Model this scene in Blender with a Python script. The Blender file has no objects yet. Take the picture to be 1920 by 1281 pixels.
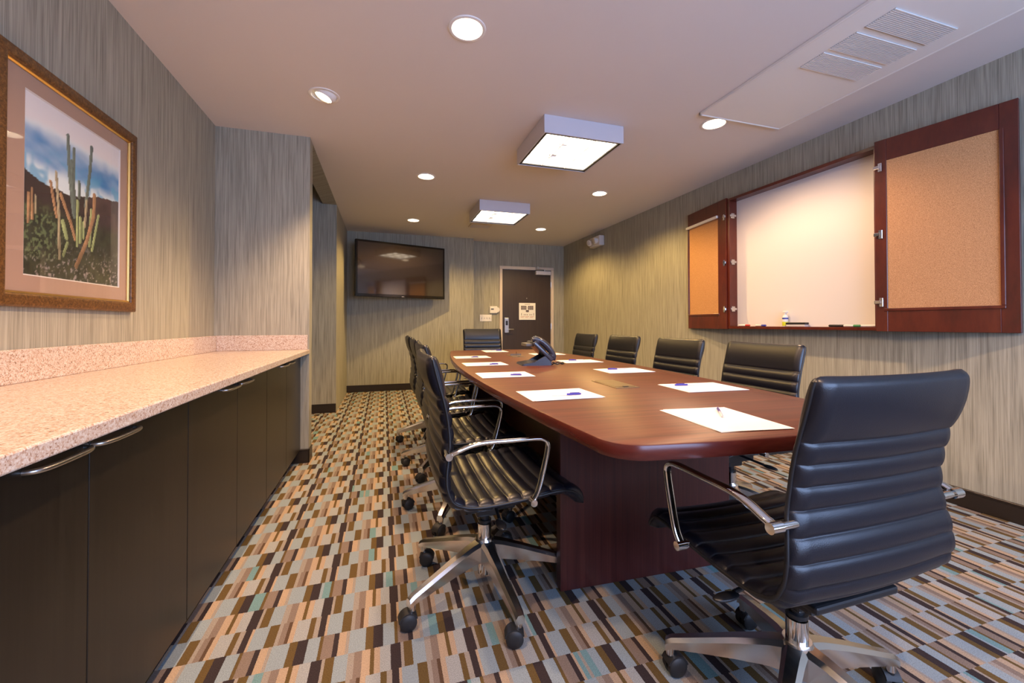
import bpy, bmesh, math, random
from mathutils import Vector, Matrix
from mathutils.geometry import tessellate_polygon
random.seed(7)
PI = math.pi
R = math.radians
sc = bpy.context.scene
C = sc.collection

# ------------------------------------------------------------------ camera
cam = bpy.data.cameras.new('camera')
cam.sensor_width = 36.0
cam.lens = 774.75 / 1920 * 36
cam.shift_y = -(640.5 - 598.38) / 1920
cam.clip_start = 0.02
camo = bpy.data.objects.new('camera', cam)
C.objects.link(camo)
camo.location = (0, 0, 1.045)
camo.rotation_euler = (R(90 + 0.663), R(0.0687), R(-17.22))
sc.camera = camo

# ------------------------------------------------------------------ world (overcast sky seen only through the window)
DAY = 13.0
w = bpy.data.worlds.new('world'); sc.world = w; w.use_nodes = True
bg = w.node_tree.nodes['Background']
bg.inputs[0].default_value = (0.43, 0.60, 1.0, 1)
bg.inputs[1].default_value = DAY
sc.view_settings.view_transform = 'Standard'
sc.view_settings.look = 'None'
sc.view_settings.gamma = 1
sc.view_settings.use_curve_mapping = False
sc.view_settings.exposure = 0.0
sc.cycles.use_denoising = True
sc.cycles.max_bounces = 10
sc.cycles.diffuse_bounces = 6
sc.cycles.glossy_bounces = 5
sc.cycles.caustics_reflective = False
sc.cycles.caustics_refractive = False
sc.cycles.sample_clamp_indirect = 6.0

# lamp powers and colours
WARM = (1.0, 0.64, 0.37)          # lamps near the counter and the near end
WARM2 = (1.0, 0.635, 0.215)         # yellower lamps in the far half
P_DOWN = 98.0
P_BOX = 4.5

# ------------------------------------------------------------------ dimensions
XL, XR, ZC = -1.16, 3.159, 2.471
Y1, Y1B, Y3, YT, YD = 3.453, 3.569, 5.311, 6.770, 6.977
X1 = -0.541
YR = -1.35
XS = 1.428

# ------------------------------------------------------------------ material helpers
def mat(name, col=(0.5, 0.5, 0.5), rough=0.5, metal=0.0, spec=0.5, coat=0.0, coat_rough=0.1):
    m = bpy.data.materials.new(name); m.use_nodes = True
    b = m.node_tree.nodes['Principled BSDF']
    b.inputs['Base Color'].default_value = (*col, 1)
    b.inputs['Roughness'].default_value = rough
    b.inputs['Metallic'].default_value = metal
    b.inputs['Specular IOR Level'].default_value = spec
    b.inputs['Coat Weight'].default_value = coat
    b.inputs['Coat Roughness'].default_value = coat_rough
    return m

class N:
    """small node-graph helper"""
    def __init__(s, m):
        s.m = m; s.t = m.node_tree; s.b = s.t.nodes['Principled BSDF']
    def n(s, typ, **kw):
        nd = s.t.nodes.new(typ)
        for k, v in kw.items(): setattr(nd, k, v)
        return nd
    def l(s, a, b): s.t.links.new(a, b)
    def pos(s): return s.n('ShaderNodeNewGeometry').outputs['Position']
    def obj(s): return s.n('ShaderNodeTexCoord').outputs['Object']
    def scale(s, v, sx, sy, sz):
        mp = s.n('ShaderNodeMapping'); mp.inputs['Scale'].default_value = (sx, sy, sz)
        s.l(v, mp.inputs['Vector']); return mp.outputs[0]
    def noise(s, v, sc_=1, detail=2, rough=0.5, dist=0):
        t = s.n('ShaderNodeTexNoise'); t.inputs['Scale'].default_value = sc_
        t.inputs['Detail'].default_value = detail; t.inputs['Roughness'].default_value = rough
        t.inputs['Distortion'].default_value = dist
        s.l(v, t.inputs['Vector']); return t.outputs['Fac']
    def ramp(s, f, stops, interp='LINEAR'):
        r = s.n('ShaderNodeValToRGB'); r.color_ramp.interpolation = interp
        e = r.color_ramp.elements
        while len(e) < len(stops): e.new(0.5)
        for i, (p, c) in enumerate(stops):
            e[i].position = p; e[i].color = (*c, 1)
        s.l(f, r.inputs[0]); return r.outputs[0]
    def math(s, op, a, b=None, c=None):
        nd = s.n('ShaderNodeMath', operation=op)
        for i, v in enumerate((a, b, c)):
            if v is None: continue
            if isinstance(v, (int, float)): nd.inputs[i].default_value = v
            else: s.l(v, nd.inputs[i])
        return nd.outputs[0]
    def mix(s, f, a, b, mode='MIX'):
        nd = s.n('ShaderNodeMix', data_type='RGBA', blend_type=mode)
        for i, v in ((0, f), (6, a), (7, b)):
            if isinstance(v, (int, float)): nd.inputs[i].default_value = v
            elif isinstance(v, tuple): nd.inputs[i].default_value = (*v, 1)
            else: s.l(v, nd.inputs[i])
        return nd.outputs[2]
    def bump(s, h, strength=0.2, dist=0.01):
        b = s.n('ShaderNodeBump'); b.inputs['Strength'].default_value = strength
        b.inputs['Distance'].default_value = dist
        s.l(h, b.inputs['Height']); s.l(b.outputs[0], s.b.inputs['Normal'])
    def color(s, c): s.l(c, s.b.inputs['Base Color'])

M = {}
# wallpaper: fine vertical strie weave
m = M['paper'] = mat('strie_wallpaper', (0.4, 0.38, 0.33), 0.62, spec=0.35)
g = N(m); p = g.pos(); sx = g.n('ShaderNodeSeparateXYZ'); g.l(p, sx.inputs[0])
h_ = g.math('ADD', sx.outputs[0], sx.outputs[1])
cb = g.n('ShaderNodeCombineXYZ'); g.l(h_, cb.inputs[0]); g.l(sx.outputs[2], cb.inputs[1])
n1 = g.noise(g.scale(cb.outputs[0], 170, 3.0, 1), 1, 3, 0.6, 0.5)
n2 = g.noise(g.scale(cb.outputs[0], 60, 1.6, 1), 1, 2, 0.5, 0.4)
nn = g.math('ADD', g.math('MULTIPLY', n1, 0.65), g.math('MULTIPLY', n2, 0.35))
g.color(g.ramp(nn, [(0.30, (0.165, 0.156, 0.122)), (0.44, (0.290, 0.276, 0.220)), (0.56, (0.385, 0.366, 0.295)), (0.70, (0.455, 0.433, 0.355))]))
g.bump(nn, 0.25, 0.003)

M['ceil'] = mat('ceiling_paint', (0.74, 0.695, 0.675), 0.9, spec=0.2)
g = N(M['ceil']); g.bump(g.noise(g.scale(g.pos(), 90, 90, 90), 1, 3), 0.06, 0.002)
M['white_wall'] = mat('rear_wall_paint', (0.55, 0.53, 0.50), 0.9, spec=0.2)
M['base'] = mat('dark_baseboard', (0.020, 0.013, 0.009), 0.35)
M['cream'] = mat('cream_metal', (0.66, 0.56, 0.47), 0.45)
M['acwhite'] = mat('white_enamel', (0.82, 0.80, 0.77), 0.5)
M['white'] = mat('white_plastic', (0.78, 0.75, 0.71), 0.4)
M['grey_plastic'] = mat('pale_grey_plastic', (0.62, 0.59, 0.57), 0.45)
M['alu'] = mat('silver_painted_metal', (0.62, 0.61, 0.66), 0.42, metal=0.25)
M['chrome'] = mat('polished_chrome', (0.80, 0.79, 0.78), 0.07, metal=1.0)
M['cast'] = mat('polished_cast_aluminium', (0.72, 0.71, 0.70), 0.20, metal=1.0)
M['steel'] = mat('brushed_steel', (0.62, 0.61, 0.60), 0.28, metal=1.0)
M['black'] = mat('black_plastic', (0.012, 0.012, 0.014), 0.38)
M['rubber'] = mat('black_rubber', (0.015, 0.015, 0.016), 0.55)
M['dark'] = mat('dark_void', (0.02, 0.018, 0.015), 0.9)
M['gold'] = mat('gold_fillet', (0.78, 0.50, 0.16), 0.3, metal=1.0)
M['mat_board'] = mat('pinkish_tan_mat_board', (0.47, 0.31, 0.23), 0.85)
M['mat_bevel'] = mat('white_mat_bevel', (0.8, 0.74, 0.68), 0.8)
M['paper_sheet'] = mat('white_paper', (0.86, 0.85, 0.83), 0.8)
M['pen_blue'] = mat('dark_blue_plastic', (0.055, 0.04, 0.30), 0.3)
M['pen_clear'] = mat('pale_pen_barrel', (0.62, 0.60, 0.68), 0.25)
M['board'] = mat('whiteboard_enamel', (0.80, 0.75, 0.72), 0.22)
M['red'] = mat('red_plastic', (0.5, 0.03, 0.02), 0.4)
M['blue'] = mat('blue_plastic', (0.03, 0.05, 0.35), 0.4)
M['green'] = mat('green_plastic', (0.05, 0.25, 0.08), 0.4)
M['yellow'] = mat('yellow_green_label', (0.62, 0.66, 0.03), 0.4)
M['bronze'] = mat('bronze_power_plate', (0.17, 0.115, 0.065), 0.38, metal=0.5)
M['phone'] = mat('graphite_phone_plastic', (0.035, 0.038, 0.055), 0.22, coat=0.3)
M['phone_grey'] = mat('grey_phone_plastic', (0.09, 0.085, 0.08), 0.4)
M['screen'] = mat('glossy_dark_screen', (0.024, 0.018, 0.018), 0.06, spec=1.0, coat=0.7, coat_rough=0.06)
M['bezel'] = mat('glossy_black_bezel', (0.006, 0.006, 0.007), 0.12)
M['print_dark'] = mat('printed_dark_ink', (0.10, 0.07, 0.08), 0.8)
M['print_grey'] = mat('printed_grey_ink', (0.42, 0.36, 0.36), 0.8)
M['print_red'] = mat('printed_pink_ink', (0.62, 0.36, 0.32), 0.8)
M['grille_dark'] = mat('grille_shadow_gap', (0.46, 0.45, 0.45), 0.8)

# frame: bronze mottled wood
m = M['frame'] = mat('mottled_bronze_frame', (0.2, 0.1, 0.03), 0.38, metal=0.25)
g = N(m); o = g.obj()
nz = g.noise(g.scale(o, 110, 110, 110), 1, 4, 0.65, 0.6)
g.color(g.ramp(nz, [(0.3, (0.055, 0.022, 0.006)), (0.52, (0.150, 0.065, 0.017)), (0.75, (0.30, 0.145, 0.040))]))
g.bump(nz, 0.15, 0.002)

def wood(name, dark, mid, light, rough, scale, coat=0.0, coat_rough=0.1, spec=0.5):
    m = mat(name, mid, rough, spec=spec, coat=coat, coat_rough=coat_rough)
    g = N(m); o = g.obj()
    a = g.noise(g.scale(o, *scale), 1, 5, 0.6, 0.6)
    b = g.noise(g.scale(o, scale[0] * 4, scale[1] * 4, scale[2] * 4), 1, 3, 0.6)
    f = g.math('ADD', g.math('MULTIPLY', a, 0.7), g.math('MULTIPLY', b, 0.3))
    g.color(g.ramp(f, [(0.32, dark), (0.5, mid), (0.68, light)]))
    return m
# mahogany table top (grain along local x), edge and panels (grain along z)
M['mahog'] = wood('mahogany_veneer', (0.056, 0.012, 0.006), (0.094, 0.021, 0.010), (0.136, 0.034, 0.015), 0.44, (1.2, 38, 38), spec=0.35)
M['mahog_v'] = wood('mahogany_panel', (0.050, 0.011, 0.010), (0.075, 0.017, 0.014), (0.105, 0.026, 0.020), 0.34, (60, 60, 1.0))
M['mahog_e'] = wood('mahogany_edge_band', (0.060, 0.010, 0.008), (0.080, 0.014, 0.010), (0.100, 0.020, 0.013), 0.26, (6, 6, 40))
M['cherry'] = wood('cherry_stained_wood', (0.060, 0.008, 0.004), (0.095, 0.013, 0.006), (0.130, 0.022, 0.009), 0.30, (10, 10, 3.0), coat=0.3, coat_rough=0.15)
M['espresso'] = wood('espresso_cabinet_wood', (0.009, 0.006, 0.004), (0.014, 0.010, 0.007), (0.020, 0.015, 0.010), 0.34, (70, 70, 1.5))
M['doorwood'] = wood('dark_brown_door_wood', (0.030, 0.018, 0.012), (0.040, 0.024, 0.016), (0.052, 0.032, 0.021), 0.45, (60, 60, 1.2))

# cork
m = M['cork'] = mat('cork', (0.55, 0.28, 0.12), 0.85, spec=0.2)
g = N(m); o = g.obj()
nz = g.noise(g.scale(o, 260, 260, 260), 1, 3, 0.7)
g.color(g.ramp(nz, [(0.3, (0.36, 0.165, 0.065)), (0.5, (0.56, 0.285, 0.125)), (0.7, (0.70, 0.39, 0.19))]))
g.bump(nz, 0.2, 0.002)

# granite
m = M['granite'] = mat('speckled_pink_granite', (0.6, 0.45, 0.36), 0.22, spec=0.5)
g = N(m); p = g.pos()
v = g.n('ShaderNodeTexVoronoi'); v.inputs['Scale'].default_value = 330; g.l(p, v.inputs['Vector'])
v2 = g.n('ShaderNodeTexVoronoi'); v2.inputs['Scale'].default_value = 170; g.l(p, v2.inputs['Vector'])
s1 = g.n('ShaderNodeSeparateColor'); g.l(v.outputs['Color'], s1.inputs[0])
s2 = g.n('ShaderNodeSeparateColor'); g.l(v2.outputs['Color'], s2.inputs[0])
f = g.math('ADD', g.math('MULTIPLY', s1.outputs[0], 0.6), g.math('MULTIPLY', s2.outputs[0], 0.4))
g.color(g.ramp(f, [(0.08, (0.24, 0.15, 0.11)), (0.22, (0.47, 0.31, 0.22)), (0.40, (0.56, 0.43, 0.35)), (0.62, (0.61, 0.51, 0.44)), (0.88, (0.70, 0.64, 0.58))]))

# leather
m = M['leather'] = mat('black_leather', (0.006, 0.0068, 0.0125), 0.33, spec=0.5)
g = N(m); o = g.obj()
v = g.n('ShaderNodeTexVoronoi'); v.inputs['Scale'].default_value = 420; g.l(o, v.inputs['Vector'])
g.bump(v.outputs['Distance'], 0.12, 0.001)
M['stitch'] = mat('black_leather_piping', (0.010, 0.010, 0.012), 0.42)

# carpet: three rows of bars repeating every 0.235 x 0.311 m
m = M['carpet'] = mat('block_pattern_carpet', (0.3, 0.3, 0.3), 0.95, spec=0.1)
g = N(m); p = g.pos()
wob = g.n('ShaderNodeTexNoise'); wob.inputs['Scale'].default_value = 240; wob.inputs['Detail'].default_value = 1
g.l(p, wob.inputs['Vector'])
wv = g.n('ShaderNodeVectorMath', operation='MULTIPLY_ADD')
g.l(wob.outputs['Color'], wv.inputs[0]); wv.inputs[1].default_value = (0.0030, 0.0035, 0); g.l(p, wv.inputs[2])
sx = g.n('ShaderNodeSeparateXYZ'); g.l(wv.outputs[0], sx.inputs[0])
PX, PY = 0.2352, 0.1037
ry = g.math('DIVIDE', g.math('SUBTRACT', sx.outputs[1], 1.418 - 0.3111 * 30), PY)
row = g.math('FLOOR', ry)
r3 = g.math('MODULO', row, 3.0)
GB = (0.295, 0.350, 0.385); GW = (0.365, 0.375, 0.375); OL = (0.135, 0.086, 0.033); DK = (0.046, 0.033, 0.034)
PE = (0.455, 0.335, 0.235); TA = (0.240, 0.182, 0.150); BE = (0.335, 0.290, 0.250); TE = (0.170, 0.300, 0.320); BR = (0.110, 0.066, 0.042)
rowsA = [(OL, 45), (DK, 62), (GB, 70), (OL, 20), (TA, 65), (DK, 30), (PE, 45), (BE, 20), (GB, 100)]
rowsB = [(DK, 36), (PE, 16), (GB, 85), (OL, 55), (BE, 22), (TA, 34), (BR, 20), (PE, 28), (GW, 80), (OL, 32), (BE, 30)]
rowsC = [(DK, 58), (BE, 16), (OL, 50), (GB, 74), (BE, 36), (TA, 42), (PE, 46), (OL, 22), (PE, 34), (GW, 60)]
def rowcol(bars, x0):
    u = g.math('FRACT', g.math('DIVIDE', g.math('SUBTRACT', sx.outputs[0], x0 - PX * 40), PX))
    tot = sum(b for _, b in bars); st = []; a = 0
    for c, b in bars: st.append((a / tot, c)); a += b
    return g.ramp(u, st, 'CONSTANT')
ca = rowcol(rowsA, -0.289); cb_ = rowcol(rowsB, -0.208); cc = rowcol(rowsC, -0.211)
is1 = g.math('COMPARE', r3, 1.0, 0.3); is2 = g.math('COMPARE', r3, 2.0, 0.3)
col = g.mix(is2, g.mix(is1, ca, cb_), cc)
# teal re-coloured bars in some cells
cell = g.n('ShaderNodeCombineXYZ')
g.l(g.math('FLOOR', g.math('DIVIDE', g.math('SUBTRACT', sx.outputs[0], 0.02 - PX * 40), 0.047)), cell.inputs[0]); g.l(row, cell.inputs[1])
wn = g.n('ShaderNodeTexWhiteNoise', noise_dimensions='2D'); g.l(cell.outputs[0], wn.inputs['Vector'])
teal = g.math('GREATER_THAN', wn.outputs['Value'], 0.955)
lum = g.n('ShaderNodeRGBToBW'); g.l(col, lum.inputs[0])
teal = g.math('MULTIPLY', teal, g.math('GREATER_THAN', lum.outputs[0], 0.3))
col = g.mix(teal, col, TE)
fz = g.noise(g.scale(p, 330, 330, 330), 1, 4, 0.8)
col = g.mix(1.0, col, g.ramp(fz, [(0.30, (0.50, 0.50, 0.50)), (0.70, (1.32, 1.32, 1.32))]), 'MULTIPLY')
g.color(col); g.bump(fz, 0.5, 0.004)

def emit(name, col, strength):
    m = bpy.data.materials.new(name); m.use_nodes = True
    b = m.node_tree.nodes['Principled BSDF']
    b.inputs['Base Color'].default_value = (0.8, 0.8, 0.8, 1)
    b.inputs['Emission Color'].default_value = (*col, 1)
    b.inputs['Emission Strength'].default_value = strength
    return m
M['lamp'] = emit('glowing_lamp_lens', (1.0, 0.82, 0.58), 16.0)
M['diffuser'] = emit('lit_acrylic_diffuser', (1.0, 0.86, 0.66), P_BOX)

def glassy(name, tint=(1, 1, 1), ior=1.45):
    m = bpy.data.materials.new(name); m.use_nodes = True
    t = m.node_tree; t.nodes.clear()
    out = t.nodes.new('ShaderNodeOutputMaterial'); mx = t.nodes.new('ShaderNodeMixShader')
    lw = t.nodes.new('ShaderNodeLayerWeight')            # Schlick reflectance, alike from both sides
    pw = t.nodes.new('ShaderNodeMath'); pw.operation = 'POWER'; pw.inputs[1].default_value = 5.0
    fr = t.nodes.new('ShaderNodeMath'); fr.operation = 'MULTIPLY_ADD'
    r0 = ((ior - 1) / (ior + 1)) ** 2; fr.inputs[1].default_value = 1 - r0; fr.inputs[2].default_value = r0
    lw.inputs[0].default_value = 0.5
    t.links.new(lw.outputs['Facing'], pw.inputs[0]); t.links.new(pw.outputs[0], fr.inputs[0])
    tr = t.nodes.new('ShaderNodeBsdfTransparent'); tr.inputs[0].default_value = (*tint, 1)
    gl = t.nodes.new('ShaderNodeBsdfGlossy'); gl.inputs['Roughness'].default_value = 0.02
    t.links.new(fr.outputs[0], mx.inputs[0]); t.links.new(tr.outputs[0], mx.inputs[1])
    t.links.new(gl.outputs[0], mx.inputs[2]); t.links.new(mx.outputs[0], out.inputs[0])
    return m
M['glass'] = glassy('clear_picture_glass', ior=1.50)
M['pane'] = glassy('clear_window_glass')

m = M['vcol'] = mat('printed_photograph', (1, 1, 1), 0.6)
g = N(m); a = g.n('ShaderNodeVertexColor', layer_name='print'); g.color(a.outputs[0])

# ------------------------------------------------------------------ mesh helpers
def bx(bm, lo, hi, bev=0.0, seg=2, mtx=None):
    lo, hi = Vector(lo), Vector(hi)
    r = bmesh.ops.create_cube(bm, size=1)
    vs = r['verts']; c = (lo + hi) / 2; s = hi - lo
    for v in vs: v.co = Vector((v.co.x * s.x, v.co.y * s.y, v.co.z * s.z)) + c
    if bev > 0:
        es = list({e for v in vs for e in v.link_edges})
        r2 = bmesh.ops.bevel(bm, geom=es, offset=bev, segments=seg, affect='EDGES', profile=0.5)
        vs = list({v for f in r2['faces'] for v in f.verts} | {v for v in vs if v.is_valid})
    if mtx is not None:
        bmesh.ops.transform(bm, matrix=mtx, verts=[v for v in vs if v.is_valid])
    return bm

def cyl(bm, p0, p1, r0, r1=None, seg=20, caps=True):
    p0, p1 = Vector(p0), Vector(p1); r1 = r0 if r1 is None else r1
    d = p1 - p0; q = d.to_track_quat('Z', 'Y').to_matrix().to_4x4()
    bmesh.ops.create_cone(bm, cap_ends=caps, segments=seg, radius1=r0, radius2=r1, depth=d.length,
                          matrix=Matrix.Translation((p0 + p1) / 2) @ q)
    return bm

def lathe(bm, prof, seg=28, mtx=None, close=False, caps=True):
    """profile [(r,z)] turned about z"""
    rings = []
    for r, z in prof:
        ring = []
        for k in range(seg):
            a = 2 * PI * k / seg; v = Vector((r * math.cos(a), r * math.sin(a), z))
            ring.append(bm.verts.new(mtx @ v if mtx else v))
        rings.append(ring)
    n = len(rings)
    for i in range(n if close else n - 1):
        A, B = rings[i], rings[(i + 1) % n]
        for k in range(seg):
            bm.faces.new((A[k], A[(k + 1) % seg], B[(k + 1) % seg], B[k]))
    if not close and caps:
        if prof[0][0] > 1e-5: bm.faces.new(rings[0][::-1])
        if prof[-1][0] > 1e-5: bm.faces.new(rings[-1])
    return bm

def sweep(bm, path, sec, ref=(1, 0, 0), scale=None):
    """sweep a closed 2D section along a path; section axes = ref, tangent x ref"""
    path = [Vector(p) for p in path]; ref = Vector(ref); rings = []
    for i, p in enumerate(path):
        t = (path[min(i + 1, len(path) - 1)] - path[max(i - 1, 0)]).normalized()
        u = (ref - t * ref.dot(t)).normalized(); v = t.cross(u)
        k = scale[i] if scale else 1.0
        rings.append([bm.verts.new(p + u * a * k + v * b * k) for a, b in sec])
    n = len(sec)
    for A, B in zip(rings, rings[1:]):
        for k in range(n): bm.faces.new((A[k], A[(k + 1) % n], B[(k + 1) % n], B[k]))
    bm.faces.new(rings[0][::-1]); bm.faces.new(rings[-1])
    return bm

def circ(r, n=10, rb=None):
    rb = rb or r
    return [(r * math.cos(2 * PI * k / n), rb * math.sin(2 * PI * k / n)) for k in range(n)]

def smooth_path(pts, n=8):
    """Catmull-Rom"""
    P = [Vector(p) for p in pts]; out = []
    for i in range(len(P) - 1):
        a = P[max(i - 1, 0)]; b = P[i]; c = P[i + 1]; d = P[min(i + 2, len(P) - 1)]
        for k in range(n):
            t = k / n
            out.append(0.5 * ((2 * b) + (c - a) * t + (2 * a - 5 * b + 4 * c - d) * t * t + (3 * b - a - 3 * c + d) * t ** 3))
    out.append(P[-1]); return out

def mesh(name, bm, material):
    bmesh.ops.recalc_face_normals(bm, faces=bm.faces)
    me = bpy.data.meshes.new(name); bm.to_mesh(me); bm.free()
    me.materials.append(material)
    return me

def ob(name, bm, material, parent=None, smooth=None, loc=None, rot=None):
    me = bm if isinstance(bm, bpy.types.Mesh) else mesh(name, bm, material)
    o = bpy.data.objects.new(name, me); C.objects.link(o)
    if parent is not None: o.parent = parent
    if loc is not None: o.location = loc
    if rot is not None: o.rotation_euler = rot
    if smooth: me.shade_smooth() if smooth is True else me.set_sharp_from_angle(angle=R(smooth))
    if smooth and smooth is not True:
        pass
    return o

def tag(o, label, cat, group=None):
    o['label'] = label; o['category'] = cat
    if group: o['group'] = group
    return o

def thing(name, label, cat, loc=(0, 0, 0), rot=(0, 0, 0), group=None):
    o = bpy.data.objects.new(name, None); C.objects.link(o)
    o.empty_display_size = 0.1
    o.location = loc; o.rotation_euler = rot
    return tag(o, label, cat, group)

def struct(name, bm, material, parent=None, smooth=None):
    o = ob(name, bm, material, parent, smooth)
    if parent is None: o['kind'] = 'structure'
    return o

def NB(): return bmesh.new()
def box(*a, **k): return bx(NB(), *a, **k)

def dup(root, loc, rot=None, label=None, group=None):
    def cp(o, par):
        c = o.copy(); C.objects.link(c); c.parent = par
        for ch in o.children: cp(ch, c)
        return c
    r = cp(root, None); r.location = loc
    if rot is not None: r.rotation_euler = rot
    if label: r['label'] = label
    if group: r['group'] = group
    return r

# ================================================================== THE ROOM
struct('floor', box((-2.2, YR - 0.1, -0.1), (XR + 0.2, YD + 0.2, 0)), M['carpet'])

# downlights: (x, y, eyeball)
DL = [(0.381, 1.955, 0), (-0.359, 2.791, 1), (0.386, 4.046, 0), (2.246, 2.372, 0), (2.251, 4.022, 0),
      (0.383, 5.809, 0), (2.256, 5.808, 0), (0.381, -0.25, 0), (-0.359, 0.75, 1)]  # final pair is out of view, added to carry light near the camera
RH = 0.078
# ceiling with one round hole per downlight
outer = [(XL, YR), (XR, YR), (XR, YD), (XS, YD), (XS, YT), (X1, YT), (X1, Y1), (XL, Y1)]
loops = [[Vector((x, y, 0)) for x, y in outer]]
for x, y, e in DL:
    loops.append([Vector((x + RH * math.cos(-2 * PI * k / 28), y + RH * math.sin(-2 * PI * k / 28), 0)) for k in range(28)])
flat = [v for l in loops for v in l]
tris = tessellate_polygon(loops)
bm = NB()
lo_ = [bm.verts.new((v.x, v.y, ZC)) for v in flat]
for t in tris:
    try: bm.faces.new([lo_[i] for i in t])
    except ValueError: pass
bmesh.ops.recalc_face_normals(bm, faces=bm.faces)
for f_ in bm.faces:
    if f_.normal.z > 0: f_.normal_flip()
me = bpy.data.meshes.new('ceiling'); bm.to_mesh(me); bm.free(); me.materials.append(M['ceil'])
ceil = bpy.data.objects.new('ceiling', me); C.objects.link(ceil); ceil['kind'] = 'structure'
# slab over the plenum, so no daylight enters from above
struct('ceiling_slab', box((-2.2, YR - 0.15, 2.72), (XR + 0.2, YD + 0.2, 2.80)), M['dark'])

struct('wall_left', box((XL - 0.12, YR, 0), (XL, Y1, 2.72)), M['paper'])
struct('wall_right', box((XR, YR - 0.15, 0), (XR + 0.12, YD + 0.12, 2.72)), M['paper'])
struct('wall_left_column', box((-1.75, Y1, 0), (X1, Y1B, 2.72)), M['paper'])
struct('wall_left_alcove', box((-1.87, Y1, 0), (-1.75, Y3 + 0.2, 2.72)), M['paper'])
struct('wall_left_far', box((-1.75, Y3, 0), (X1, YT + 0.12, 2.72)), M['paper'])
struct('trim_1', box((-0.692, Y1B, ZC - 0.004), (X1, Y3, 2.60)), M['paper'])
struct('wall_back_left', box((X1 - 0.1, YT, 0), (XS, YD + 0.12, 2.72)), M['paper'])
# door wall with a door opening
DX0, DX1, DZ = 1.987, 2.897, 2.008
bm = NB()
bx(bm, (XS, YD, 0), (DX0 - 0.02, YD + 0.12, 2.72)); bx(bm, (DX1 + 0.02, YD, 0), (XR, YD + 0.12, 2.72))
bx(bm, (DX0 - 0.02, YD, DZ + 0.02), (DX1 + 0.02, YD + 0.12, 2.72))
struct('wall_back_right', bm, M['paper'])
# rear wall behind the camera with a wide window
WX0, WX1, WZ0, WZ1 = 0.15, 2.95, 0.78, 2.24
bm = NB()
bx(bm, (XL - 0.12, YR - 0.15, 0), (WX0, YR, 2.72)); bx(bm, (WX1, YR - 0.15, 0), (XR, YR, 2.72))
bx(bm, (WX0, YR - 0.15, 0), (WX1, YR, WZ0)); bx(bm, (WX0, YR - 0.15, WZ1), (WX1, YR, 2.72))
struct('wall_rear', bm, M['white_wall'])
bm = NB()
for k in range(4):
    x = WX0 + (WX1 - WX0) * k / 3
    bx(bm, (max(x - 0.025, WX0), YR - 0.10, WZ0), (min(x + 0.025, WX1), YR - 0.05, WZ1))
bx(bm, (WX0, YR - 0.10, WZ0), (WX1, YR - 0.05, WZ0 + 0.04)); bx(bm, (WX0, YR - 0.10, WZ1 - 0.04), (WX1, YR - 0.05, WZ1))
win = struct('window_1', bm, M['cream'])
for k in range(3):
    x0 = WX0 + (WX1 - WX0) * k / 3 + 0.025; x1 = WX0 + (WX1 - WX0) * (k + 1) / 3 - 0.025
    ob('pane', box((x0, YR - 0.078, WZ0 + 0.04), (x1, YR - 0.072, WZ1 - 0.04)), M['pane'], win)
ob('window_sill', box((WX0 - 0.04, YR - 0.04, WZ0 - 0.03), (WX1 + 0.04, YR + 0.07, WZ0), bev=0.006), M['cream'], win)
pl = bpy.data.lights.new('window_portal', 'AREA'); pl.shape = 'RECTANGLE'
pl.size = WX1 - WX0; pl.size_y = WZ1 - WZ0; pl.cycles.is_portal = True
plo = bpy.data.objects.new('window_portal', pl); C.objects.link(plo)
plo.location = ((WX0 + WX1) / 2, YR - 0.02, (WZ0 + WZ1) / 2); plo.rotation_euler = (R(90), 0, 0)
plo['kind'] = 'helper'

# baseboards with a small cap bead
def baseboard(name, lo, hi, cap):
    o = struct(name, box(lo, hi, bev=0.003, seg=1), M['base'])
    ob('cap_bead', box(*cap, bev=0.002, seg=1), M['base'], o)
BH = 0.102; BT = 0.014
baseboard('baseboard_right', (XR - BT, YR, 0), (XR, YD, BH), ((XR - BT - 0.003, YR, BH - 0.012), (XR, YD, BH + 0.002)))
baseboard('baseboard_back_left', (X1, YT - BT, 0), (XS, YT, BH), ((X1, YT - BT - 0.003, BH - 0.012), (XS, YT, BH + 0.002)))
baseboard('baseboard_back_right', (XS, YD - BT, 0), (DX0 - 0.06, YD, BH), ((XS, YD - BT - 0.003, BH - 0.012), (DX0 - 0.06, YD, BH + 0.002)))
baseboard('baseboard_left_return', (-1.75, Y3 - BT, 0), (X1, Y3, BH), ((-1.75, Y3 - BT - 0.003, BH - 0.012), (X1, Y3, BH + 0.002)))
baseboard('baseboard_left_column', (-0.66, Y1 - BT, 0), (X1, Y1, BH), ((-0.66, Y1 - BT - 0.003, BH - 0.012), (X1, Y1, BH + 0.002)))
baseboard('baseboard_left_column_side', (X1, Y1 - BT, 0), (X1 + BT * 0.5, Y1B, BH), ((X1, Y1 - BT, BH - 0.012), (X1 + BT * 0.6, Y1B, BH + 0.002)))

# ------------------------------------------------------------------ door
bm = NB(); FW = 0.052
bx(bm, (DX0 - FW - 0.004, YD - 0.02, 0), (DX0 - 0.004, YD + 0.10, DZ + 0.002), bev=0.004)
bx(bm, (DX1 + 0.004, YD - 0.02, 0), (DX1 + FW + 0.004, YD + 0.10, DZ + 0.002), bev=0.004)
bx(bm, (DX0 - FW - 0.004, YD - 0.02, DZ + 0.003), (DX1 + FW + 0.004, YD + 0.10, DZ + FW + 0.004), bev=0.004)
door = struct('door_1', bm, M['cream'])
door['label'] = 'dark brown door in a cream metal frame'
leaf = ob('door_leaf', box((DX0, YD + 0.005, 0.008), (DX1, YD + 0.05, DZ), bev=0.002, seg=1), M['doorwood'], door)
bm = NB(); lathe(bm, [(0.0, 0.006), (0.006, 0.006), (0.009, 0.0)], 14, Matrix.Translation((2.44, YD + 0.005, 1.50)) @ Matrix.Rotation(R(90), 4, 'X'))
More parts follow.
